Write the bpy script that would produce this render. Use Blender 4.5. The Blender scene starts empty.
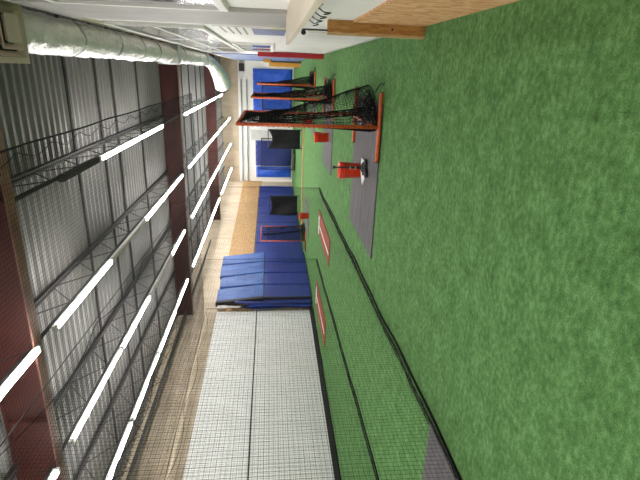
import bpy, math, random
from mathutils import Vector, Matrix, noise
random.seed(7)
PI = math.pi
S = bpy.context.scene
COL = S.collection

# ------------------------------------------------------------------ camera
F = 470.0; VPX, VPY = 270.5, 69.0; EYE = 1.65
a = 240 - VPY; b = 320 - VPX
pitch = math.atan2(b, F)
yaw = math.asin(a / math.sqrt(a*a + b*b + F*F))
right = Vector((math.cos(yaw), math.sin(yaw), 0))
fwd = Vector((-math.sin(yaw)*math.cos(pitch), math.cos(yaw)*math.cos(pitch), -math.sin(pitch)))
up = right.cross(fwd)
cd = bpy.data.cameras.new('camera'); cam = bpy.data.objects.new('camera', cd); COL.objects.link(cam)
cd.sensor_fit = 'HORIZONTAL'; cd.sensor_width = 36.0; cd.lens = F/640*36.0; cd.clip_end = 200; cd.clip_start = 0.05
m = Matrix((-up, right, -fwd)).transposed().to_4x4()     # phone held sideways: picture is turned a quarter
m.translation = Vector((0, 0, EYE)); cam.matrix_world = m
S.camera = cam
S.view_settings.view_transform = 'Standard'; S.view_settings.look = 'None'
S.view_settings.exposure = 0.0; S.view_settings.gamma = 1.0; S.view_settings.use_curve_mapping = False

# ------------------------------------------------------------------ materials
def mat(name, c, rough=.6, metal=0., c2=None, scale=5., detail=4., bump=0., bscale=None, stretch=(1,1,1), emit=0., spec=.5, coat=0., lo=.35, hi=.65, bdist=.02):
    mt = bpy.data.materials.new(name); mt.use_nodes = True
    nt = mt.node_tree; N = nt.nodes; L = nt.links
    p = N['Principled BSDF']
    p.inputs['Base Color'].default_value = (*c, 1); p.inputs['Roughness'].default_value = rough
    p.inputs['Metallic'].default_value = metal; p.inputs['Specular IOR Level'].default_value = spec
    p.inputs['Coat Weight'].default_value = coat
    if emit:
        p.inputs['Emission Color'].default_value = (*c, 1); p.inputs['Emission Strength'].default_value = emit
    if c2 or bump:
        tc = N.new('ShaderNodeTexCoord'); mp = N.new('ShaderNodeMapping'); mp.inputs['Scale'].default_value = stretch
        L.new(tc.outputs['Object'], mp.inputs['Vector'])
        nz = N.new('ShaderNodeTexNoise'); nz.inputs['Scale'].default_value = scale; nz.inputs['Detail'].default_value = detail
        L.new(mp.outputs['Vector'], nz.inputs['Vector'])
        if c2:
            r = N.new('ShaderNodeValToRGB')
            r.color_ramp.elements[0].position = lo; r.color_ramp.elements[0].color = (*c, 1)
            r.color_ramp.elements[1].position = hi; r.color_ramp.elements[1].color = (*c2, 1)
            L.new(nz.outputs['Fac'], r.inputs['Fac']); L.new(r.outputs['Color'], p.inputs['Base Color'])
        if bump:
            n2 = nz
            if bscale:
                n2 = N.new('ShaderNodeTexNoise'); n2.inputs['Scale'].default_value = bscale; n2.inputs['Detail'].default_value = 3
                L.new(mp.outputs['Vector'], n2.inputs['Vector'])
            bp = N.new('ShaderNodeBump'); bp.inputs['Strength'].default_value = bump; bp.inputs['Distance'].default_value = bdist
            L.new(n2.outputs['Fac'], bp.inputs['Height']); L.new(bp.outputs['Normal'], p.inputs['Normal'])
    return mt

def turf_mat():
    mt = bpy.data.materials.new('turf'); mt.use_nodes = True
    nt = mt.node_tree; N = nt.nodes; L = nt.links; p = N['Principled BSDF']
    p.inputs['Roughness'].default_value = .9; p.inputs['Specular IOR Level'].default_value = .15
    tc = N.new('ShaderNodeTexCoord')
    def nz(scale, det, st=(1,1,1)):
        mp = N.new('ShaderNodeMapping'); mp.inputs['Scale'].default_value = st; L.new(tc.outputs['Object'], mp.inputs['Vector'])
        n = N.new('ShaderNodeTexNoise'); n.inputs['Scale'].default_value = scale; n.inputs['Detail'].default_value = det
        L.new(mp.outputs['Vector'], n.inputs['Vector']); return n
    big = nz(5, 8); mid = nz(24, 6, (.85, 1, 1)); fine = nz(120, 3, (.85, 1, 1))
    def mx(x, y, f):
        k = N.new('ShaderNodeMix'); k.data_type = 'FLOAT'; k.inputs[0].default_value = f
        L.new(x, k.inputs[2]); L.new(y, k.inputs[3]); return k.outputs[0]
    v = mx(mx(big.outputs['Fac'], mid.outputs['Fac'], .6), fine.outputs['Fac'], .35)
    r = N.new('ShaderNodeValToRGB'); e = r.color_ramp.elements
    e[0].position = .36; e[0].color = (*TURF[0], 1); e[1].position = .64; e[1].color = (*TURF[2], 1)
    k = e.new(.5); k.color = (*TURF[1], 1)
    L.new(v, r.inputs['Fac']); L.new(r.outputs['Color'], p.inputs['Base Color'])
    bp = N.new('ShaderNodeBump'); bp.inputs['Strength'].default_value = .5; bp.inputs['Distance'].default_value = .02
    L.new(v, bp.inputs['Height']); L.new(bp.outputs['Normal'], p.inputs['Normal'])
    return mt
TURF = ((.036,.092,.023), (.083,.192,.056), (.165,.322,.124))

def osb_mat(name, c, c2, c3):
    mt = bpy.data.materials.new(name); mt.use_nodes = True
    nt = mt.node_tree; N = nt.nodes; L = nt.links; p = N['Principled BSDF']; p.inputs['Roughness'].default_value = .7
    tc = N.new('ShaderNodeTexCoord'); mp = N.new('ShaderNodeMapping'); mp.inputs['Scale'].default_value = (1, 1, .5)
    L.new(tc.outputs['Object'], mp.inputs['Vector'])
    vo = N.new('ShaderNodeTexVoronoi'); vo.inputs['Scale'].default_value = 26; L.new(mp.outputs['Vector'], vo.inputs['Vector'])
    nz = N.new('ShaderNodeTexNoise'); nz.inputs['Scale'].default_value = 14; nz.inputs['Detail'].default_value = 5; L.new(mp.outputs['Vector'], nz.inputs['Vector'])
    sp = N.new('ShaderNodeSeparateColor'); L.new(vo.outputs['Color'], sp.inputs['Color'])
    k = N.new('ShaderNodeMix'); k.data_type = 'FLOAT'; k.inputs[0].default_value = .5
    L.new(sp.outputs[0], k.inputs[2]); L.new(nz.outputs['Fac'], k.inputs[3])
    r = N.new('ShaderNodeValToRGB'); e = r.color_ramp.elements
    e[0].position = .25; e[0].color = (*c, 1); e[1].position = .75; e[1].color = (*c3, 1); q = e.new(.5); q.color = (*c2, 1)
    L.new(k.outputs[0], r.inputs['Fac']); L.new(r.outputs['Color'], p.inputs['Base Color'])
    return mt

def wood_mat(name, c, c2):
    mt = bpy.data.materials.new(name); mt.use_nodes = True
    nt = mt.node_tree; N = nt.nodes; L = nt.links; p = N['Principled BSDF']; p.inputs['Roughness'].default_value = .6
    tc = N.new('ShaderNodeTexCoord'); mp = N.new('ShaderNodeMapping'); mp.inputs['Scale'].default_value = (9, 9, 1.4)
    L.new(tc.outputs['Object'], mp.inputs['Vector'])
    wv = N.new('ShaderNodeTexNoise'); wv.inputs['Scale'].default_value = 3; wv.inputs['Detail'].default_value = 6; wv.inputs['Distortion'].default_value = 1.2
    L.new(mp.outputs['Vector'], wv.inputs['Vector'])
    r = N.new('ShaderNodeValToRGB'); e = r.color_ramp.elements
    e[0].position = .38; e[0].color = (*c, 1); e[1].position = .62; e[1].color = (*c2, 1)
    L.new(wv.outputs['Fac'], r.inputs['Fac']); L.new(r.outputs['Color'], p.inputs['Base Color'])
    return mt

M = dict(
    turf=turf_mat(),
    white=mat('white_paint', (.88,.86,.83), .55, c2=(.83,.81,.78), scale=2.),
    board=mat('white_board', (.93,.93,.91), .5, c2=(.88,.88,.86), scale=1.3, bump=.1),
    cream=mat('cream_laminate', (.78,.69,.56), .45, c2=(.72,.62,.49), scale=3., stretch=(1,.3,1)),
    grey_panel=mat('grey_panel', (.42,.40,.38), .6, c2=(.36,.34,.33), scale=2.),
    tan=mat('tan_insulation', (.62,.51,.38), .7, c2=(.50,.40,.29), scale=2.5, stretch=(1,1,.3), bump=.5, bscale=6, bdist=.05),
    deck=mat('metal_deck', (.25,.24,.235), .5, .0, c2=(.19,.182,.176), scale=1.2, stretch=(.4,1,1)),
    maroon=mat('maroon_steel', (.080,.018,.013), .55, c2=(.058,.013,.010), scale=1.5),
    taupe=mat('lit_maroon_steel', (.20,.085,.060), .55, c2=(.27,.145,.105), scale=3.),  # maroon lightened: lamp glow and floor bounce painted into the bottom flange
    dark=mat('dark_steel', (.030,.028,.028), .6, c2=(.05,.046,.044), scale=6.),
    black=mat('black_rubber', (.012,.012,.013), .7, c2=(.02,.02,.02), scale=6.),
    cloth=mat('black_cloth', (.003,.003,.0035), .75, c2=(.006,.006,.007), scale=4., bump=.3, spec=.3),
    thread=mat('black_thread', (.005,.005,.005), .8, spec=.2),
    foil=mat('silver_foil', (.90,.88,.85), .36, .62, c2=(.80,.78,.76), scale=8., bump=1., bscale=16, stretch=(1,.6,1), bdist=.05),
    galv=mat('galvanised_steel', (.55,.56,.56), .4, .8, c2=(.45,.46,.46), scale=8.),
    vent=mat('grey_vent', (.64,.52,.44), .5, c2=(.58,.47,.39), scale=4.),
    housing=mat('fixture_white', (.75,.75,.73), .4),
    lit=mat('lit_tube', (1,.975,.945), .5, emit=112.),
    unlit=mat('unlit_tube', (.72,.66,.52), .35, coat=.3),
    orange=mat('orange_steel', (.70,.125,.026), .45, c2=(.52,.080,.018), scale=9., stretch=(1,1,.5)),
    red=mat('red_paint', (.42,.010,.018), .4, c2=(.36,.008,.014), scale=3.),
    pail=mat('red_plastic', (.93,.060,.012), .32, c2=(.85,.050,.010), scale=4., coat=.2),
    print_=mat('pale_print', (.75,.28,.2), .5),
    rubbermat=mat('grey_rubber', (.066,.062,.066), .8, c2=(.100,.093,.098), scale=3., stretch=(.6,2,1), bump=.2),
    mound=mat('brick_red_turf', (.34,.070,.040), .9, c2=(.25,.048,.028), scale=30.),
    line=mat('white_line', (.78,.75,.70), .8),
    blue=mat('blue_vinyl', (.011,.027,.185), .45, c2=(.016,.037,.23), scale=2., coat=.1, bump=.2, bscale=2.5, bdist=.06),
    bluehi=mat('lit_blue_vinyl', (.008,.062,.27), .5, c2=(.020,.10,.35), scale=2., coat=.0, bump=.25, bscale=2.5, bdist=.08),  # same vinyl as blue, brightened to paint in light caught by leaning upper panels
    tarp=mat('bright_blue_tarpaulin', (.018,.105,.62), .4, c2=(.012,.080,.50), scale=2.2, bump=.5, bscale=2.0, stretch=(1,1,.6), bdist=.25),
    bluegrey=mat('dull_blue_vinyl', (.13,.18,.36), .5, c2=(.10,.15,.30), scale=2.),
    yellow=mat('amber_foam', (.70,.33,.045), .6, c2=(.62,.27,.035), scale=3.),
    osb=osb_mat('strand_board', (.46,.21,.075), (.60,.33,.14), (.72,.46,.24)),
    osb2=osb_mat('strand_board_wall', (.33,.18,.07), (.42,.25,.105), (.50,.32,.15)),
    post=wood_mat('stained_timber', (.34,.140,.030), (.52,.255,.068)),
    ply=wood_mat('pale_timber', (.46,.28,.12), (.60,.40,.20)),
    paper=mat('poster_paper', (.80,.78,.74), .5),
    pblue=mat('poster_blue', (.20,.23,.42), .5), pyel=mat('poster_yellow', (.75,.68,.12), .5), ptext=mat('poster_ink', (.16,.15,.17), .5),
    pane=mat('window_pane', (.44,.40,.43), .16, c2=(.24,.20,.24), scale=1.4, detail=7, stretch=(1,.35,4), coat=.6, lo=.4, hi=.6),
    gpanel=mat('pale_grey_board', (.50,.50,.48), .5, c2=(.42,.42,.41), scale=2.),
    plate=mat('white_rubber', (.85,.84,.82), .5),
)

# ------------------------------------------------------------------ mesh building
class MB:
    def __init__(s): s.v = []; s.f = []
    def poly(s, pts, faces):
        o = len(s.v); s.v += [tuple(p) for p in pts]; s.f += [tuple(i+o for i in f) for f in faces]; return s
    def box(s, x0, x1, y0, y1, z0, z1):
        p = [(x,y,z) for z in (z0,z1) for y in (y0,y1) for x in (x0,x1)]
        return s.poly(p, [(0,2,3,1),(4,5,7,6),(0,1,5,4),(2,6,7,3),(0,4,6,2),(1,3,7,5)])
    def hexa(s, lo, hi):     # two quads, same order
        p = list(lo)+list(hi)
        return s.poly(p, [(3,2,1,0),(4,5,6,7)]+[(i,(i+1)%4,4+(i+1)%4,4+i) for i in range(4)])
    def tube(s, pts, r, n=8, caps=True):
        pts = [Vector(p) for p in pts]; o = len(s.v); prev = None
        rs = r if isinstance(r, (list,tuple)) else [r]*len(pts)
        for i, p in enumerate(pts):
            t = (pts[min(i+1,len(pts)-1)] - pts[max(i-1,0)]).normalized()
            if prev is None:
                q = Vector((0,0,1)) if abs(t.z) < .9 else Vector((1,0,0)); u = t.cross(q).normalized()
            else:
                u = (prev - t*prev.dot(t)).normalized()
            prev = u; w = t.cross(u)
            for k in range(n):
                g = 2*PI*k/n; s.v.append(tuple(p + (u*math.cos(g)+w*math.sin(g))*rs[i]))
        for i in range(len(pts)-1):
            for k in range(n):
                A = o+i*n+k; B = o+i*n+(k+1)%n; s.f.append((A, B, B+n, A+n))
        if caps:
            s.f.append(tuple(o+k for k in range(n))[::-1]); s.f.append(tuple(o+(len(pts)-1)*n+k for k in range(n)))
        return s
    def lathe(s, prof, n=24, c=(0,0,0)):
        o = len(s.v)
        for r, z in prof:
            for k in range(n):
                g = 2*PI*k/n; s.v.append((c[0]+r*math.cos(g), c[1]+r*math.sin(g), c[2]+z))
        for i in range(len(prof)-1):
            for k in range(n):
                A = o+i*n+k; B = o+i*n+(k+1)%n; s.f.append((A, B, B+n, A+n))
        return s
    def prism(s, pts2, z0, z1):
        n = len(pts2)
        p = [(x,y,z0) for x,y in pts2]+[(x,y,z1) for x,y in pts2]
        return s.poly(p, [tuple(range(n))[::-1], tuple(range(n,2*n))]+[(i,(i+1)%n,n+(i+1)%n,n+i) for i in range(n)])
    def sheet(s, fn, nu, nv, th):       # a bent sheet with thickness along its normal
        g = [[Vector(fn(i/nu, j/nv)) for j in range(nv+1)] for i in range(nu+1)]
        o = len(s.v); K = (nu+1)*(nv+1)
        nor = []
        for i in range(nu+1):
            for j in range(nv+1):
                du = g[min(i+1,nu)][j]-g[max(i-1,0)][j]; dv = g[i][min(j+1,nv)]-g[i][max(j-1,0)]
                nor.append(du.cross(dv).normalized()*th)
        flat = [g[i][j] for i in range(nu+1) for j in range(nv+1)]
        s.v += [tuple(p) for p in flat]; s.v += [tuple(p+n) for p, n in zip(flat, nor)]
        id_ = lambda i, j, k: o+k*K+i*(nv+1)+j
        for i in range(nu):
            for j in range(nv):
                s.f.append((id_(i,j,1), id_(i+1,j,1), id_(i+1,j+1,1), id_(i,j+1,1)))
                s.f.append((id_(i,j,0), id_(i,j+1,0), id_(i+1,j+1,0), id_(i+1,j,0)))
        for i in range(nu):
            s.f.append((id_(i,0,0), id_(i+1,0,0), id_(i+1,0,1), id_(i,0,1))); s.f.append((id_(i,nv,0), id_(i,nv,1), id_(i+1,nv,1), id_(i+1,nv,0)))
        for j in range(nv):
            s.f.append((id_(0,j,0), id_(0,j,1), id_(0,j+1,1), id_(0,j+1,0))); s.f.append((id_(nu,j,0), id_(nu,j+1,0), id_(nu,j+1,1), id_(nu,j,1)))
        return s
    def net(s, fn, nu, nv, su, sv, r):  # threads both ways over fn(u,v); each thread a thin three-sided cord
        for i in range(nu+1): s.tube([fn(i/nu, k/sv) for k in range(sv+1)], r, 3, False)
        for j in range(nv+1): s.tube([fn(k/su, j/nv) for k in range(su+1)], r, 3, False)
        return s
    def build(s, name, m_, parent=None, smooth=False, bevel=0., loc=None):
        me = bpy.data.meshes.new(name); me.from_pydata(s.v, [], s.f); me.update()
        me.materials.append(M[m_] if isinstance(m_, str) else m_)
        if smooth:
            for p in me.polygons: p.use_smooth = True
        o = bpy.data.objects.new(name, me); COL.objects.link(o)
        if parent: o.parent = parent
        if loc: o.location = loc
        if bevel:
            b_ = o.modifiers.new('bevel', 'BEVEL'); b_.width = bevel; b_.segments = 2; b_.limit_method = 'ANGLE'
        return o

def tag(o, label=None, cat=None, group=None, kind=None):
    if label: o['label'] = label
    if cat: o['category'] = cat
    if group: o['group'] = group
    if kind: o['kind'] = kind
    return o
def thing(name, label, cat, loc=(0,0,0), rz=0, group=None):
    o = bpy.data.objects.new(name, None); COL.objects.link(o); o.empty_display_size = .1
    o.location = loc; o.rotation_euler = (0,0,rz)
    return tag(o, label, cat, group, 'thing')
def struct(name, mb, m_, **k):
    o = mb.build(name, m_, **k); o['kind'] = 'structure'; return o
def dup(root, loc, rz, label, group=None):
    r = root.copy(); COL.objects.link(r); r.location = loc; r.rotation_euler = (0,0,rz); r['label'] = label
    if group: r['group'] = group
    for ch in root.children:
        c = ch.copy(); COL.objects.link(c); c.parent = r
        for g in ch.children:
            d = g.copy(); COL.objects.link(d); d.parent = c
    return r
ORD = ['first','second','third','fourth','fifth','sixth','seventh','eighth','ninth','tenth','eleventh','twelfth','thirteenth','fourteenth']

# ------------------------------------------------------------------ room
YB, YF = -7.0, 35.5
XR = .51
def WX(y): return -9.17 + (y-8.5)*.0413      # left wall runs slightly askew
def wall_strip(mb, y0, y1, z0, z1, off, th):
    lo = [(WX(y0)+off, y0, z0), (WX(y1)+off, y1, z0), (WX(y1)+off-th, y1, z0), (WX(y0)+off-th, y0, z0)]
    return mb.hexa(lo, [(x,y,z1) for x,y,_ in lo])
struct('floor', MB().box(-10.2, 3, YB-.2, YF+.2, -.1, 0), 'turf')
# corrugated roof deck
prof = []
y = YB-.2; P = .21
while y < YF+.2:
    prof += [(y, 5.115), (y+.06, 5.115), (y+.08, 5.165), (y+.19, 5.165)]; y += P
pts = []; fs = []
for (y, z) in prof: pts += [(-10.2, y, z), (3, y, z)]
n = len(prof)
for (y, z) in prof: pts += [(-10.2, y, z+.03), (3, y, z+.03)]
for i in range(n-1):
    fs.append((2*i, 2*i+2, 2*i+3, 2*i+1)); o = 2*n; fs.append((o+2*i, o+2*i+1, o+2*i+3, o+2*i+2))
struct('ceiling', MB().poly(pts, fs), 'deck')
struct('wall_left', wall_strip(MB(), YB, YF, 0, 5.20, -.04, .15), 'tan')
struct('wall_far', MB().box(-9, 3, YF, YF+.15, 0, 3.95), 'white')
struct('wall_far_upper', MB().box(-9, 3, YF-.02, YF+.15, 3.95, 5.20), 'tan')
struct('wall_back', MB().box(-10.2, 3, YB-.15, YB, 0, 5.20), 'white')
struct('wall_right', MB().box(XR, XR+.15, YB, YF, 0, 3.93), 'white')
struct('wall_right_upper', MB().box(2.85, 3.0, YB, YF, 0, 5.20), 'white')
struct('trim_1', wall_strip(MB(), YB, 16.35, 0, 2.165, .0, .04), 'board')
struct('trim_2', wall_strip(MB(), YB, 16.35, 2.195, 3.70, .0, .04), 'board')
struct('trim_3', wall_strip(MB(), YB, 16.35, 2.160, 2.200, .008, .04), 'dark')
struct('trim_4', wall_strip(MB(), 16.4, YF, 2.3, 3.68, .0, .04), 'osb2')
struct('baseboard_left', wall_strip(MB(), YB, 16.4, 0, .13, .05, .05), 'black')
struct('baseboard_right', MB().box(XR-.012, XR, 5.5, 34, 0, .06), 'gpanel')
struct('trim_6', MB().box(XR-.012, XR, 6.15, 6.62, 1.55, 3.93), 'paper')
struct('trim_7', MB().box(XR-.04, XR, 4.72, 6.15, 1.45, 3.93), 'grey_panel')
struct('trim_8', MB().box(XR-.03, XR, YB, YF, 3.86, 3.98), 'cream')

def window(name, y0, y1, z0, z1, bars_y, bars_z):
    f = MB(); w = .07; t0, t1 = XR-.045, XR-.001
    f.box(t0, t1, y0, y1, z0, z0+w).box(t0, t1, y0, y1, z1-w, z1).box(t0, t1, y0, y0+w, z0+w, z1-w).box(t0, t1, y1-w, y1, z0+w, z1-w)
    for q in bars_y: f.box(t0+.01, t1, q-.03, q+.03, z0+w, z1-w)
    for q in bars_z: f.box(t0+.01, t1, y0+w, y1-w, q-.025, q+.025)
    r = struct(name, f, 'white')
    p = MB().box(XR-.022, XR-.002, y0+.01, y1-.01, z0+.01, z1-.01).build('pane', 'pane', r)
    return r
window('window_1', 2.6, 4.68, 2.02, 3.5, [3.6], [])
window('window_2', 6.85, 17.0, 2.52, 3.78, [10.2, 13.6], [3.2])
window('window_3', 10.8, 15.0, 1.58, 2.46, [12.9], [])
# red door standing ajar in the wall
d = struct('door_1', MB().box(.36, .39, 15.62, 16.45, .01, 2.04).hexa([(.39,15.62,.01),(.39,15.66,.01),(.49,15.66,.01),(.49,15.62,.01)], [(.39,15.62,2.04),(.39,15.66,2.04),(.49,15.66,2.04),(.49,15.62,2.04)]), 'red')
MB().tube([(.36,16.4,1.0),(.32,16.4,1.0),(.32,16.28,1.0)], .012).build('door_handle', 'galv', d)

# maroon roof beams
BEAMS = [(5.42, 'near red roof beam, closest steel frame over the nets'), (16.12, 'middle red roof beam crossing above the blue mats'), (26.7, 'far red roof beam seen past the duct end')]
for k, (yb, lab) in enumerate(BEAMS):
    r = thing('roof_beam', lab, 'beam', (0, yb, 4.55), 0, 'red roof beams')
    x0, x1 = WX(yb)+.02, 2.8
    MB().box(x0, x1, -.012, .012, .02, .54).build('web', 'maroon', r)
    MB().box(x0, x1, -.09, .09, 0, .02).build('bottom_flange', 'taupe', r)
    MB().box(x0, x1, -.09, .09, .54, .56).build('top_flange', 'maroon', r)
    for xs in (-7.5, -4.5, -1.5):
        MB().box(xs-.008, xs+.008, -.08, -.012, .02, .54).build('stiffener', 'maroon', r)

# open web joists along the hall
ROWX = [-1.53, -3.36, -5.19, -6.97]
JX = [-1.53, -3.36, -5.19, -6.97, -8.62]
JN = ['first light row', 'second light row', 'third light row', 'fourth light row', 'tan wall top']
BAYS = [(-5.0, 5.3, 'before the near red beam'), (5.54, 16.0, 'between near and middle beams'), (16.24, 26.58, 'between middle and far beams'), (26.82, 35.4, 'beyond the far red beam')]
for bi, (y0, y1, bl) in enumerate(BAYS):
    for ji, xj in enumerate(JX):
        if bi == 0 and ji < 1: continue
        r = thing('ceiling_joist', f'open-web joist over the {JN[ji]}, {bl}', 'joist', (xj, y0, 4.585 if ji < 4 else 4.76), 0, 'open-web ceiling joists')
        Lj = y1-y0; xe = 0
        MB().box(-.045, -.008, 0, Lj, .46, .52).box(.008, .045, 0, Lj, .46, .52).build('top_chord', 'dark', r)
        if ji == 4: MB().box(-.04, .04, 0, Lj, -.02, .05).build('bottom_chord', 'dark', r)
        else: MB().box(-.022, -.006, 0, Lj, 0, .03).box(.006, .022, 0, Lj, 0, .03).build('bottom_chord', 'dark', r)
        w = MB(); nw = int(Lj/.5); st = Lj/nw
        w.tube([(0, i*st, .49 if i % 2 else .015) for i in range(nw+1)], .009, 5)
        w.build('web', 'dark', r)
# bridging rods
for bi, ys in ((1, [8.8, 10.25, 11.25, 13.25]), (2, [18.1, 19.8, 21.5, 23.4, 25.0])):
    for k, yy in enumerate(ys):
        o = MB().tube([(-8.35, yy+.03, 5.095), (-4, yy, 5.085), (2.7, yy-.06, 5.095)], .026, 6).build('bridging_bar', 'dark')
        tag(o, f'thin dark crosswise roof bar, {ORD[k]} beyond the {"near" if bi == 1 else "middle"} red beam', 'bar', 'crosswise roof bars', 'thing')

# ------------------------------------------------------------------ strip lights
def fixture(x, y0, y1, lit, label):
    L_ = y1-y0-.03
    r = thing('strip_light', label, 'light', (x, y0+.015, 4.5), 0, 'twin-tube strip lights')
    MB().hexa([(-.018,0,-.005),(.018,0,-.005),(.018,L_,-.005),(-.018,L_,-.005)], [(-.022,0,.06),(.022,0,.06),(.022,L_,.06),(-.022,L_,.06)]).build('housing', 'housing', r)
    for s, on in zip((-1, 1), lit):
        MB().tube([(s*.024,.05,-.005),(s*.024,L_-.05,-.005)], .012, 8).build('tube', 'lit' if on else 'unlit', r, smooth=True)
        for q in (0, L_-.05): MB().box(s*.024-.016, s*.024+.016, q, q+.05, -.02, .02).build('end_cap', 'housing', r)
    for q in (.35, L_-.35): MB().tube([(0,q,.06),(.0,q,.087)], .004, 4).build('hanger', 'galv', r)
    return r
RN = ['row nearest duct', 'second row from duct', 'third row from duct', 'row nearest white wall']
rows = [
  [(8.22,10.68,1),(10.72,13.15,1)],
  [(2.95,5.37,1),(5.8,8.2,1),(8.2,10.58,0),(10.6,13.02,1),(13.05,15.5,1)],
  [(2.85,5.25,1),(5.7,8.14,2),(8.16,10.4,1),(10.42,13.03,0),(13.05,15.3,1)],
  [(5.78,8.2,1),(8.24,10.68,1),(10.7,13.1,1),(13.12,15.25,1)]]
for ri, far0 in enumerate((16.35, 16.7, 16.7, 16.3)):
    for k in range(4):
        q = far0+k*2.46
        rows[ri].append((q, q+2.43, 1))
    for k in range(3 if ri else 1):
        q = 27.1+k*2.6
        rows[ri].append((q, q+2.5, 1))
for ri, lst in enumerate(rows):
    for k, (y0, y1, st) in enumerate(lst):
        lit = {0:(0,0), 1:(1,1), 2:(0,1)}[st]
        word = {0:'unlit strip light', 1:'glowing strip light', 2:'half-lit strip light'}[st]
        if y0 < 5.3: lab = f'{word} before the near red beam, {RN[ri]}'
        elif y0 < 16: 
            i = sum(1 for z in lst[:k] if 5.3 < z[0] < 16); lab = f'{word}, {ORD[i]} beyond the near red beam, {RN[ri]}'
        elif y0 < 26.8:
            i = sum(1 for z in lst[:k] if 16 < z[0] < 26.8); lab = f'{word}, {ORD[i]} beyond the middle red beam, {RN[ri]}'
        else:
            i = sum(1 for z in lst[:k] if 26.8 < z[0]); lab = f'{word}, {ORD[i]} beyond the far red beam, {RN[ri]}'
        fixture(ROWX[ri], y0, y1, lit, lab)
r = thing('light_channel', 'dark empty light channel before the first glowing light of the row nearest duct', 'light', (ROWX[0], 6.72, 4.5))
MB().box(-.05, .05, 0, 1.48, 0, .06).build('channel', 'dark', r); MB().box(-.04, .04, -.02, 0, 0, .07).build('end_cap', 'dark', r)
for q in (.3, 1.2): MB().tube([(0,q,.06),(0,q,.087)], .005, 4).build('hanger', 'dark', r)
# unseen lamps added for light: rows continued behind the photographer, plus one more row
for x in ROWX + [1.7 - 1.4]:
    for y in (-5.5, -3.0, -.5, 2.0):
        if x > 0 and y > 0: continue
        ld = bpy.data.lights.new('added_ceiling_lamp', 'AREA'); ld.shape = 'RECTANGLE'; ld.size = .15; ld.size_y = 2.3; ld.energy = 26; ld.color = (1,.975,.945)
        lo = bpy.data.objects.new('added_ceiling_lamp', ld); lo.location = (x, y, 4.5); COL.objects.link(lo)

# ------------------------------------------------------------------ nets
ZN = 4.07; R3 = .00135
def wob(y, z, ph, amp=.02): return amp*(math.sin(y*1.7+ph)+.6*math.sin(y*3.9+z*1.3+ph*2))
def divider(label, X, y0, y1, ph, with_hem=True, rope=.013):
    r = thing('divider_net', label, 'net', (0,0,0), 0, 'hanging divider nets')
    def fn(u, v):
        y = y0+(y1-y0)*u; z = .015+(ZN-.03)*v
        sag = .10*abs(math.sin(y*1.25))*(v**6)
        return (X(y)+wob(y, z, ph)*(1-.6*v), y, z-sag)
    MB().net(fn, int((y1-y0)/.046), int(ZN/.046), 26, 3, R3).build('mesh', 'thread', r)
    MB().tube([(X(y0+(y1-y0)*k/80), y0+(y1-y0)*k/80, ZN) for k in range(81)], .006, 5).build('top_rope', 'thread', r)
    MB().tube([(X(y0+(y1-y0)*k/80)-.01, y0+(y1-y0)*k/80, ZN-.03-.16*abs(math.sin(k/80*(y1-y0)*1.25))) for k in range(81)], .006, 4).build('lacing_cord', 'thread', r)
    MB().tube([(X(y0+(y1-y0)*k/100)+wob(y0+(y1-y0)*k/100, 0, ph), y0+(y1-y0)*k/100, rope) for k in range(101)], rope, 6).build('bottom_rope', 'thread', r, smooth=True)
    MB().tube([(X(y1), y1, .02), (X(y1)+.02, y1, 2), (X(y1), y1, ZN)], .007, 5).build('end_rope', 'thread', r)
    if with_hem:
        h = MB()
        for q in range(7):
            pts = []
            for k in range(121):
                y = y0+(y1-y0)*k/120
                pts.append((X(y)-.02-.02*q-.012*math.sin(y*5+q)+wob(y,0,ph), y, .008+.012*(7-q)/7+.006*math.sin(y*9+q*2)+ (.02*random.random() if q < 3 else 0)))
            h.tube(pts, .0035, 3, False)
        nn = int((y1-y0)/.05)
        for k in range(nn):
            y = y0+(y1-y0)*k/nn
            h.tube([(X(y)+wob(y,0,ph), y, .05), (X(y)-.06, y+.02, .02), (X(y)-.16, y+.035*math.sin(k), .006)], .0022, 3, False)
        h.build('folded_hem', 'thread', r)
    return r
divider('black divider net nearest the open turf, hanging beside the grey mat', lambda y: -3.26-.036*(y-3), .9, 15.35, 0.)
divider('black divider net hanging between the two red pitching mats', lambda y: -5.79-.050*(y-5), .9, 15.45, 2.1, True, .012)
divider('black net hanging close against the white wall', lambda y: WX(y)+.22, .9, 16.2, 4.2, False, .02)
r = thing('ceiling_net', 'black net stretched flat beneath the strip lights', 'net')
def cn(u, v):
    y = .9+14.5*v; xl = WX(y)+.2; x = -.79+(xl+.79)*u
    d0 = min(abs(x+.79), abs(x+3.4), abs(x+6.0), abs(x-xl))
    return (x, y, ZN-.06*min(d0, .8)-.03*abs(math.sin(y*1.25))*(1 if d0 < .3 else .5))
MB().net(cn, int(8.1/.046), int(14.5/.046), 18, 22, R3).build('mesh', 'thread', r)
MB().tube([(-.79, .9+14.5*k/100, ZN+.02-.05*abs(math.sin((.9+14.5*k/100)*1.25))) for k in range(101)], .011, 5).build('edge_rope', 'thread', r)
MB().tube([(-.81-.1*abs(math.sin(k*.6)), .9+14.5*k/100, ZN-.05) for k in range(101)], .005, 4).build('lacing_cord', 'thread', r)
for yy in (15.4,): MB().tube([(-.79, yy, ZN), (-4.5, yy, ZN-.05), (WX(yy)+.2, yy, ZN)], .006, 5).build('cross_cable', 'thread', r)

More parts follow.
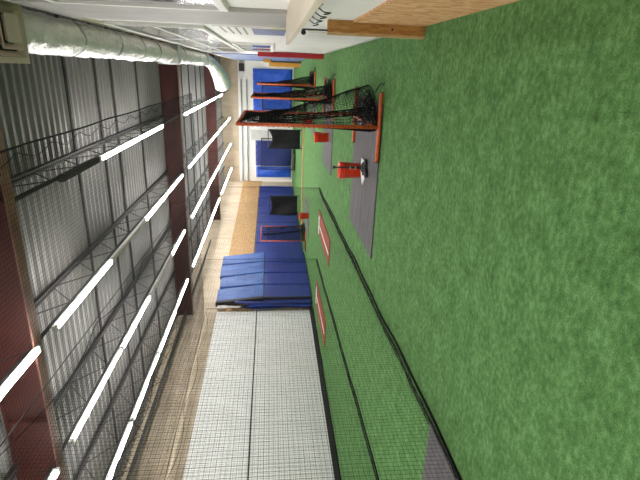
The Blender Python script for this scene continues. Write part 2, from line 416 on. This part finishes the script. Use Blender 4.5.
# ------------------------------------------------------------------ duct and vent
def ductpath(t):   # t in metres along
    y = 5.15+t
    if y < 18.5: return Vector((.27, y, 4.12+.02*math.sin(y*1.3)))
    k = min(1, (y-18.5)/4.5)
    return Vector((.27-1.1*k*k, 18.5+(y-18.5)*(1-.25*k), 4.12-.45*k))
r = thing('air_duct', 'crumpled silver flexible duct running above the white wall', 'duct')
pts = []; rs = []
nseg = 300; tot = 17.6
for i in range(nseg+1):
    t = tot*i/nseg; pts.append(ductpath(t))
    j = (t % 1.45)/1.45
    rs.append(.205*(1-.05*(max(0, 1-abs(j-.0)*14)+max(0, 1-abs(1-j)*14))) + .006*math.sin(t*31)+.007*(random.random()-.5) + (.16*max(0,(t-15.3)/2.3)))
mb = MB().tube(pts, rs, 28)
mb.v = [tuple(Vector(p) + .026*noise.noise_vector(Vector(p)*5) + .014*noise.noise_vector(Vector(p)*13)) for p in mb.v]
mb.build('foil_sleeve', 'foil', r, smooth=True)
for i in range(1, 12):
    p = ductpath(1.45*i)
    MB().tube([p+Vector((0,-.025,0)), p+Vector((0,.025,0))], .212, 24).build('clamp_band', 'galv', r)
for yy in (12.6, 18.3):
    MB().box(.02, .50, yy-.12, yy+.12, 3.86, 4.37).build('joint_collar', 'galv', r, bevel=.01)
for i in range(5):
    yy = 6.2+i*2.3; MB().tube([(.27,yy,4.3),(.27,yy,5.12)], .008, 4).build('strap', 'galv', r)
r = thing('air_vent', 'square grey four-way ceiling vent at the near end of the duct', 'vent', (.26, 4.86, 3.98))
def ring(mb, h, w, z, t=.012, dz=.05):
    lo = [(-h,-h,z),(h,-h,z),(h,h,z),(-h,h,z)]; k = h-w
    li = [(-k,-k,z+dz),(k,-k,z+dz),(k,k,z+dz),(-k,k,z+dz)]
    P_ = lo+li+[(x,y,q+t) for x,y,q in lo+li]
    f = []
    for i in range(4):
        j = (i+1)%4
        f += [(i,4+i,4+j,j), (8+i,8+j,12+j,12+i), (i,j,8+j,8+i), (4+i,12+i,12+j,4+j)]
    mb.poly(P_, f)
mb = MB(); ring(mb, .295, .055, 0, dz=.01); mb.build('outer_flange', 'vent', r)
for h, z in ((.238, -.005), (.176, -.02)):
    mb = MB(); ring(mb, h, .05, z); mb.build('louver', 'vent', r)
MB().hexa([(-.12,-.12,-.035),(.12,-.12,-.035),(.12,.12,-.035),(-.12,.12,-.035)], [(-.10,-.10,0),(.10,-.10,0),(.10,.10,0),(-.10,.10,0)]).build('centre_plate', 'vent', r)
mb = MB(); mb.box(-.27,.27,-.27,.27,.06,.34); mb.build('plenum_box', 'dark', r)

# ------------------------------------------------------------------ right side: half wall, post, shelf, hooks, poster
o = MB().box(XR-.022, XR-.001, -3, 5.34, 0, .79).build('strand_board_panel', 'osb'); tag(o, 'tan strand-board panel low on the wall beside the timber post', 'board', kind='thing')
r = thing('timber_post', 'short brown timber post standing on turf at the end of the strand board', 'post', (.44, 5.41, 0))
MB().box(-.05, .068, -.05, .045, 0, 1.05).build('post_body', 'post', r, bevel=.004)
MB().box(-.075, -.051, -.05, .045, .0, 1.05).build('edge_strip', 'ply', r)
mb = MB(); mb.lathe([(.0,0),(.014,0),(.012,.004),(0,.004)], 10); kn = mb.build('knot', 'dark', r); kn.rotation_euler = (PI/2,0,0); kn.location = (.0,-.05,.36)
r = thing('metal_rod', 'thin dark rod with black knob rising from the timber post', 'rod', (.405, 5.38, 1.05))
MB().tube([(0,0,0),(0,0,.29)], .009, 8).build('shaft', 'dark', r); MB().tube([(-.022,.0,0),(-.022,0,.20)], .006, 6).build('sleeve', 'cream', r)
MB().lathe([(.001,-.028),(.016,-.022),(.026,-.008),(.026,.008),(.016,.022),(.001,.028)], 12, (-.03,0,.255)).build('knob', 'black', r, smooth=True)
r = thing('wall_shelf', 'cream shelf board jutting from the wall above black hooks', 'shelf', (XR, 2.4, 1.5))
MB().box(-.285, -.002, -2.4, 2.55, -.035, 0).build('board', 'cream', r, bevel=.004)
for q in (-1.5, 0.2, 1.6): MB().poly([(-.003,q,-.035),(-.003,q,-.26),(-.22,q,-.035),(-.003,q+.02,-.035),(-.003,q+.02,-.26),(-.22,q+.02,-.035)], [(0,1,2),(5,4,3),(0,3,4,1),(1,4,5,2),(2,5,3,0)]).build('bracket', 'white', r)
for k, yy in enumerate((5.22, 4.86, 4.52, 4.2)):
    r = thing('wire_hook', f'black wire hook on the white wall, {ORD[k]} from the timber post', 'hook', (XR, yy, 1.2), 0, 'black wire hooks under the shelf')
    MB().box(-.004, 0, -.01, .01, .025, .065).build('mount_plate', 'black', r)
    MB().tube([(-.004,0,.06),(-.03,.05,.05),(-.05,.08,.01),(-.06,.02,-.015),(-.07,-.06,-.03),(-.085,-.12,.0),(-.09,-.13,.03)], .0055, 6).build('wire', 'black', r, smooth=True)
r = thing('wall_poster', 'white wall poster with dark text lines over a blue block', 'poster', (XR, 6.7, 1.4))
MB().box(-.016, -.001, 0, 1.55, 0, 1.0).build('sheet', 'paper', r)
MB().box(-.018, -.016, .12, 1.3, .04, .50).build('blue_block', 'pblue', r); MB().box(-.018, -.016, -.0, .11, .04, .24).build('yellow_strip', 'pyel', r)
t = MB()
for i, z in enumerate((.60, .70, .80, .90)):
    y = .1
    while y < 1.25 - .2*(i == 3):
        w = random.uniform(.08,.2); t.box(-.018, -.016, y, y+w, z-.012, z+.018); y += w+.05
t.build('text_line', 'ptext', r)
# ------------------------------------------------------------------ wall pads
for k in range(6):
    y0 = 19.2+k*2.9
    if y0+2.85 > 35.3: break
    o = MB().box(XR-.035, XR-.001, y0, y0+2.82, .02, 3.84).build('wall_pad', 'bluegrey', bevel=.02)
    tag(o, f'pale blue wall pad, {ORD[k]} past the red door', 'wall pad', 'blue pads past the red door', 'thing')
yy = 21.48
for k in range(8):
    y1 = yy+1.51
    r = thing('wall_pad', f'dark blue upright wall pad under tan board, {ORD[k]} beyond the tall folded mats', 'wall pad', (0,0,0), 0, 'dark blue pads along the tan board')
    wall_strip(MB(), yy+.01, y1-.01, .06, 2.42, .10, .09).build('pad_face', 'blue', r, bevel=.025)
    wall_strip(MB(), yy+.01, y1-.01, 2.42, 2.46, .105, .10).build('top_batten', 'dark', r)
    yy = y1+.03
def tarp_pad(label, x0, x1, z0, z1, m_, folds, name='wall_tarp'):
    r = thing(name, label, 'tarp', (0,0,0))
    def fn(u, v):
        x = x0+(x1-x0)*u; z = z0+(z1-z0)*v
        return (x, YF-.115-.035*math.sin(x*folds+z*1.8)-.02*math.sin(z*3.1+x*2), z)
    MB().sheet(fn, 28, 16, -.02).build('sheet', m_, r, smooth=True)
    for k in range(5):
        x = x0+(x1-x0)*(k+.5)/5
        g = MB().lathe([(.012,0),(.03,0),(.03,.01),(.012,.01)], 10).build('grommet', 'galv', r); g.rotation_euler = (PI/2,0,0); g.location = (x, YF-.185, z1-.07)
    return r
tarp_pad('bright blue wrinkled tarp covering the white end wall near the amber panel', -2.85, .0, .12, 2.88, 'tarp', 4.)
tarp_pad('dull blue tarp on the end wall behind the black framed net', -6.85, -4.55, .12, 2.75, 'blue', 2.)
tarp_pad('narrow bright blue tarp strip hanging on the end wall in the corner', -7.72, -6.92, .12, 2.72, 'tarp', 7.)

# tall folded mats standing against the wall
mlab = ['tall blue folded mat with black edge, nearest the white wall', 'tall blue folded mat, second from the white wall', 'tall blue folded mat, third from the white wall', 'tall blue folded mat, farthest from the white wall']
for k in range(4):
    y0 = 16.72+k*1.18; y1 = y0+1.15
    r = thing('folding_mat', mlab[k], 'mat', (0,0,0), 0, 'tall blue folded mats')
    fx = -8.44+.02*k
    MB().hexa([(fx,y0,.02),(fx,y1,.02),(fx-.16,y1,.02),(fx-.16,y0,.02)], [(fx,y0,1.90),(fx,y1,1.90),(fx-.16,y1,1.90),(fx-.16,y0,1.90)]).build('lower_panel', 'blue', r, bevel=.025)
    tp = 3.74+.05*k+(.03,-.03,.02,0)[k]; q0 = (0,.05,-.01,.04)[k]; qx = (0,.035,-.02,.025)[k]
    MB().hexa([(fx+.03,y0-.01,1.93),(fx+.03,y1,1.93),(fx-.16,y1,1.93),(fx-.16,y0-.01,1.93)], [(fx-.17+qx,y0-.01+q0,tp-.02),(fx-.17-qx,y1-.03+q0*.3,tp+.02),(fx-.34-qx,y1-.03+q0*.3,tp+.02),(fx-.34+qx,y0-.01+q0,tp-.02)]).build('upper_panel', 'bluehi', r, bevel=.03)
    MB().box(fx-.15, fx-.01, y0+.02, y1-.02, 1.88, 1.95).build('hinge_strip', 'black', r)
    if k == 0:
        MB().hexa([(fx+.012,y0-.04,.02),(fx+.012,y0+.02,.02),(fx-.12,y0-.001,.02),(fx-.12,y0-.04,.02)], [(fx+.012,y0-.04,1.90),(fx+.012,y0+.02,1.90),(fx-.12,y0-.001,1.90),(fx-.12,y0-.04,1.90)]).build('side_edge', 'black', r)
        MB().hexa([(fx+.06,y0-.16,1.92),(fx+.06,y0-.0,1.92),(fx-.12,y0-.012,1.92),(fx-.12,y0-.16,1.92)], [(fx-.14,y0-.16,tp),(fx-.14,y0-.0,tp),(fx-.33,y0-.012,tp),(fx-.33,y0-.16,tp)]).build('side_edge', 'black', r)
    for z in (.6, 1.3):
        MB().tube([(fx+.012,y0+.35,z),(fx+.03,y0+.5,z-.06),(fx+.012,y0+.65,z)], .012, 6).build('carry_handle', 'blue', r)
r = thing('folded_tarp', 'folded blue sheets stacked on edge between black edged mat and white wall', 'tarp')
for q, (top, m_) in enumerate(((3.0,'blue'), (2.75,'blue'), (2.5,'tarp'), (2.9,'blue'))):
    x0 = -8.56-.065*q
    def fn(u, v, x0=x0, top=top, q=q):
        return (x0-.02*math.sin(v*4+q)-.05*v*(q%2), 16.42+.28*u+.03*math.sin(v*7+q*2), .02+(top-.5*(1-u)*(q%2))*v)
    MB().sheet(fn, 6, 18, .045).build('sheet', m_, r, smooth=True)
r = thing('torn_insulation', 'torn white insulation hanging above the folded blue sheets', 'insulation')
MB().sheet(lambda u, v: (WX(16.5)+.09+.03*math.sin(u*9+v*5), 16.40+.32*u, 2.95+.75*v-.18*math.sin(u*7)*(1-v)), 8, 8, .05).build('wad', 'paper', r, smooth=True)
MB().sheet(lambda u, v: (WX(16.4)+.13+.03*math.sin(u*9), 16.1+.2*u, 3.1+.22*v+.05*math.sin(u*11)), 6, 4, .03).build('flap', 'ply', r, smooth=True)

# ------------------------------------------------------------------ mats on turf
def flat_mat(name, label, cat, x0, x1, y0, y1, m_='rubbermat', group=None, skew=0., t=.02):
    r = thing(name, label, cat, ((x0+x1)/2, (y0+y1)/2, 0), 0, group)
    hx, hy = (x1-x0)/2, (y1-y0)/2
    return r, hx, hy, t
for lab, x0, x1, y0, y1 in (
    ('large grey rubber mat under the nearest orange screen', -2.87, -.42, 7.02, 9.25),
    ('grey rubber mat under the second orange screen', -2.68, -.4, 12.6, 14.75),
    ('grey rubber mat under the third orange screen', -2.3, -.3, 18.03, 19.9),
    ('grey rubber mat behind the black divider net at the picture edge', -5.4, -3.34, .9, 3.77),
    ('narrow grey rubber mat beside the red bucket near the blue pads', -6.9, -5.42, 19.3, 21.3)):
    r, hx, hy, t = flat_mat('floor_mat', lab, 'mat', x0, x1, y0, y1, group='grey rubber mats')
    MB().box(-hx, hx, -hy, -.004, 0, t).build('mat_half', 'rubbermat', r, bevel=.004); MB().box(-hx, hx, .004, hy, 0, t).build('mat_half', 'rubbermat', r, bevel=.004)
for lab, x0, x1, y0, y1, sk, lx in (
    ('red pitching mat with white stripe in the middle netted lane', -5.20, -4.40, 12.15, 15.2, 0, -.08),
    ('red pitching mat with white stripe in the lane beside the white wall', -7.92, -7.06, 12.25, 15.25, 0, -.04)):
    r, hx, hy, t = flat_mat('pitching_mat', lab, 'mat', x0, x1, y0, y1, group='red pitching mats')
    MB().box(-hx, hx, -hy, hy, 0, .022).build('turf_base', 'mound', r, bevel=.005)
    MB().box(lx-.04, lx+.04, -hy+.15, hy-.3, .022, .026).build('stripe', 'line', r)
    MB().box(lx-.30, lx+.30, hy-.30, hy-.14, .022, .036).build('pitching_rubber', 'plate', r)
o = MB().box(-7.9, -2.7, 23.55, 23.75, 0, .06).build('timber_board', 'ply', bevel=.005); tag(o, 'long pale timber board lying across the turf before the end wall', 'board', kind='thing')

# ------------------------------------------------------------------ screens
def make_screen(label, loc, rz=0, bulge=.58):
    r = thing('pitching_screen', label, 'screen', loc, rz, 'orange framed pitching screens')
    W, H, R_ = 2.15, 2.1, .026
    for k, y in enumerate((0, W)):
        MB().tube([(0,y,.03),(0,y,H)], R_, 10).build('upright', 'orange', r, smooth=True)
        b_ = MB().tube([(-.52,y,.028),(.50,y,.028)], .028, 10).build('base_bar', 'orange', r, smooth=True)
        for s in (-.52, .50): MB().tube([(s-.006,y,.028),(s+.006,y,.028)], .029, 10).build('end_plug', 'black', b_)
    MB().tube([(0,0,H),(0,W,H)], R_, 10).build('top_bar', 'orange', r, smooth=True)
    MB().tube([(0,0,.09),(0,W,.09)], .022, 10).build('bottom_bar', 'orange', r, smooth=True)
    for y in (0, W):
        pts = []
        for k in range(90): pts.append((.031*math.cos(k*1.9), y+.031*math.sin(k*1.9), .06+(H-.1)*k/89))
        MB().tube(pts, .006, 4).build('lacing', 'thread', r)
    MB().tube([(.031*math.cos(k*1.9), W*k/89, H+.031*math.sin(k*1.9)) for k in range(90)], .006, 4).build('lacing', 'thread', r)
    def fn(u, v):
        z = .02+(H-.04)*v
        x = bulge*(1-v)**1.35*(math.sin(PI*min(1,max(0,u)))**.7 if 0 < u < 1 else 0)
        return (x+.01*math.sin(z*9+u*8), W*u, z)
    MB().net(fn, 42, 42, 24, 24, .0034).build('net', 'thread', r)
    def fn2(u, v):      # slack second layer hanging on the other side
        z = .02+(H-.3)*v
        return (-.15*math.sin(PI*u)*(1-v)**.8-.02, W*u, z)
    MB().net(fn2, 40, 34, 16, 16, .0032).build('slack_net', 'thread', r)
    h = MB()            # net gathered on the turf and along the bottom
    for q in range(46):
        pts = []; ph = random.uniform(0, 6); off = random.uniform(.0, .5); zz = random.uniform(.01,.20); y0 = random.uniform(0, .7); y1 = random.uniform(1.0, W)
        for k in range(15):
            u = k/14; y = y0+(y1-y0)*u
            pts.append((off*math.sin(PI*min(1,max(0,y/W)))+.05*math.sin(u*9+ph), y, max(.008, zz*(1-off)+.07*math.sin(u*7+ph*2)*(1-off))))
        h.tube(pts, .006, 4, False)
    h.build('gathered_net', 'thread', r)
    h = MB()            # rope-like roll of spare net down the middle of the frame
    for q in range(8):
        pts = []; ph = q*.8
        for k in range(22):
            v = k/21; pts.append((.05*math.cos(ph+v*6)+.16*(1-v)**2, W*.42+(.05+.05*(1-v))*math.sin(ph+v*5)+.2*(1-v), .04+1.95*v))
        h.tube(pts, .007, 4, False)
    h.build('rolled_net', 'thread', r)
    MB().tube([(.48,.45,.02),(.56,.32,.02),(.62,.15,.012),(.60,.02,.012),(.63,-.06,.012)], .008, 5).build('tail_cord', 'thread', r)
    return r
sc = make_screen('orange tube pitching screen with black net, nearest of the line on the turf', (-.76, 7.0, .02))
sc = make_screen('orange tube pitching screen standing second in line along the turf', (-.69, 12.45, .02), 0, .34)
dup(sc, (-.52, 17.95, .02), 0, 'orange tube pitching screen standing third in line, before the bright blue tarp')
dup(sc, (-7.48, 20.55, .0), 0, 'orange tube pitching screen by the dark blue pads in the netted lane')

def net_frame(label, x0, x1, y, z0, z1, trail):
    r = thing('net_frame', label, 'net frame', (x0, y, 0), 0, None)
    w = x1-x0
    for x in (0, w): MB().tube([(x,0,0),(x,0,z1)], .028, 8).build('upright', 'black', r)
    MB().tube([(0,0,z1),(w,0,z1)], .028, 8).build('top_bar', 'black', r); MB().tube([(0,0,z0),(w,0,z0)], .028, 8).build('bottom_bar', 'black', r)
    for x in (0, w): MB().tube([(x,-.5,.03),(x,.5,.03)], .028, 8).build('foot', 'black', r)
    MB().net(lambda u, v: (w*u, -trail*(1-v)**2*math.sin(PI*u)*.5, z0+(z1-z0)*v), int(w/.055), int((z1-z0)/.055), 10, 10, .005).build('net', 'thread', r)
    h = MB()
    for q in range(14):
        ph = q*1.3; h.tube([(w*k/12, -.1-trail*.5*math.sin(PI*k/12)*random.uniform(.6,1)-.04*q/14, .02+.10*abs(math.sin(k+ph))*random.random()) for k in range(13)], .009, 4, False)
    h.build('trailing_net', 'thread', r)
net_frame('black square net frame standing before the dull blue tarp', -6.35, -4.3, 31.5, .15, 2.25, .9)
net_frame('black square net frame before the bright blue tarp, past the third screen', -1.78, -.72, 22.9, .06, 2.03, .2)

# black cloths
def black_cloth(name, label, x0, x1, y, z0, z1, frame, conc):
    r = thing(name, label, 'tarp', ((x0+x1)/2, y, 0)); w = (x1-x0)/2
    def fn(u, v):
        x = -w+2*w*u; t = z1-conc*math.sin(PI*u)
        z = z0+(t-z0)*v
        return (x, -.05-.10*math.sin(u*7+v*2)*(1-v)-.05*math.sin(v*5+u*3), z)
    MB().sheet(fn, 24, 16, .012).build('cloth', 'cloth', r, smooth=True)
    for x in (-w+.03, w-.03): MB().tube([(x,.04,0),(x,.04,frame)], .022, 8).build('frame_post', 'dark', r)
    MB().tube([(-w+.03,.04,z1-.01),(w-.03,.04,z1-.01)], .022, 8).build('frame_rail', 'dark', r)
    for x in (-w+.03, w-.03): MB().tube([(x,-.35,.022),(x,.4,.022)], .022, 8).build('frame_foot', 'dark', r)
    return r
black_cloth('draped_screen', 'black cloth hanging over a low frame against the dark blue wall pads', -7.92, -6.78, 26.2, .12, 1.70, 1.7, .12)
black_cloth('draped_screen', 'black cloth bundle leaning by the pale grey board at the end wall', -3.95, -2.95, 25.2, .1, 1.78, 1.8, .22)
r = thing('leaning_board', 'pale grey upright board standing behind the black cloth bundle', 'board', (-4.35, 33.2, 0))
MB().hexa([(-.30,0,.0),(.30,0,.0),(.30,.05,.0),(-.30,.05,.0)], [(-.36,.5,3.0),(.30,.5,3.0),(.30,.55,3.0),(-.36,.55,3.0)]).build('panel', 'gpanel', r)
MB().hexa([(-.33,-.02,0),(-.27,-.02,0),(-.27,.0,0),(-.33,.0,0)], [(-.39,.48,3.0),(-.33,.48,3.0),(-.33,.5,3.0),(-.39,.5,3.0)]).build('edge_rail', 'galv', r)

# amber panel with dark edge beside the right wall
r = thing('foam_board', 'amber upright panel with dark edge standing by the far right wall', 'panel', (.26, 27.6, 0))
MB().box(-.13, .10, -.25, .25, 0.0, 1.72).build('foam', 'yellow', r, bevel=.02); MB().box(.10, .17, -.27, .27, 0.0, 1.70).build('backing', 'dark', r)
MB().tube([(-.02,-.1,.02),(-.02,-.28,.02)], .04, 8).build('caster', 'plate', r)
r = thing('foam_block', 'small amber block on the wall above the dark edged panel', 'block', (.387, 26.0, 1.62))
MB().box(-.08, .08, -.2, .2, 0, .40).build('foam', 'yellow', r, bevel=.02); MB().box(.02, .088, -.19, .19, -.04, 0).build('bracket', 'dark', r)
r = thing('wall_speaker', 'small black speaker box high on the end wall', 'speaker', (.05, YF-.16, 3.48))
MB().box(-.26, .26, -.10, .14, 0, .36).build('case', 'black', r, bevel=.01); MB().box(-.23, .23, -.112, -.10, .03, .33).build('grille', 'dark', r)
for z, lab in ((3.72, 'upper grey pipe running across the end wall'), (3.34, 'lower grey pipe running across the end wall')):
    r = thing('wall_pipe', lab, 'pipe', (0, YF-.12, z), 0, 'pipes across the end wall')
    MB().tube([(-.75,0,0),(-8.0,0,0)], .045, 8).build('pipe', 'galv', r)
    for x in (-1.2, -3.4, -5.6, -7.6): MB().box(x-.03, x+.03, 0, .12, -.06, .06).build('pipe_clip', 'galv', r)

# ------------------------------------------------------------------ buckets and tee
def make_bucket(label, loc, rz=0):
    r = thing('bucket', label, 'bucket', loc, rz, 'red plastic buckets')
    MB().lathe([(0,.006),(.125,.0),(.130,.006),(.146,.30),(.152,.30),(.152,.375),(.157,.375),(.157,.39),(.146,.39),(.142,.30),(.124,.02),(0,.02)], 28).build('pail', 'pail', r, smooth=True)
    for z in (.305, .335): MB().lathe([(.152,z),(.159,z+.003),(.159,z+.009),(.152,z+.012)], 28).build('rim', 'pail', r, smooth=True)
    MB().tube([(.16*math.cos(g), .16*math.sin(g)*.35-.05, .33-.16*math.sin(g)) for g in [PI*k/16 for k in range(17)]], .004, 5).build('handle', 'galv', r)
    t = MB()
    for i, (z, w) in enumerate(((.19,.5),(.16,.62),(.13,.4))):
        g0 = -PI/2+.1
        pts = [(.1425*math.cos(g0+w*k/5), .1425*math.sin(g0+w*k/5), z) for k in range(6)]
        t.tube(pts, .006, 4)
    t.build('printed_label', 'print_', r)
    return r
bk = make_bucket('red bucket standing on the near grey mat behind the batting tee', (-1.69, 8.42, .02), .15)
dup(bk, (-1.77, 13.45, .02), .5, 'red bucket on the grey mat under the second screen')
dup(bk, (-1.86, 19.0, .02), 1.0, 'red bucket far down the turf by the third orange screen')
dup(bk, (-5.95, 19.55, .02), 2.2, 'red bucket in the netted lane below the black cloth')
r = thing('batting_tee', 'black batting tee on a white home plate before the red bucket', 'batting tee', (-1.63, 8.05, .02))
MB().prism([(.20,-.19),(.20,.19),(-.03,.19),(-.24,0),(-.03,-.19)], 0, .025).build('home_plate', 'plate', r, bevel=.005)
mb = MB()
star = []
for k in range(24):
    g = 2*PI*k/24; q = .13+.05*math.cos(3*g); star.append((q*math.cos(g)+.07, q*math.sin(g)-.22))
mb.prism(star, .0, .05); mb.lathe([(.10,.05),(.07,.075),(.03,.09),(.03,.12),(.0,.12)], 20, (.09,-.14,0)); mb.build('foot', 'black', r, bevel=.008)
MB().tube([(.09,-.14,.1),(.09,-.14,.33)], .020, 12).build('lower_stem', 'black', r, smooth=True)
MB().tube([(.09,-.14,.33),(.09,-.14,.53)], .014, 12).build('upper_stem', 'black', r, smooth=True)
for z in (.17, .26): MB().tube([(.09,-.14,z),(.09,-.14,z+.025)], .027, 12).build('collar', 'galv', r)
MB().lathe([(.015,.52),(.022,.53),(.03,.57),(.026,.57),(.016,.535)], 14, (.09,-.14,0)).build('ball_cup', 'black', r, smooth=True)

# ------------------------------------------------------------------ faint sky behind everything (no openings)
w = bpy.data.worlds.new('world'); S.world = w; w.use_nodes = True
w.node_tree.nodes['Background'].inputs[0].default_value = (.9,.95,1,1); w.node_tree.nodes['Background'].inputs[1].default_value = .3
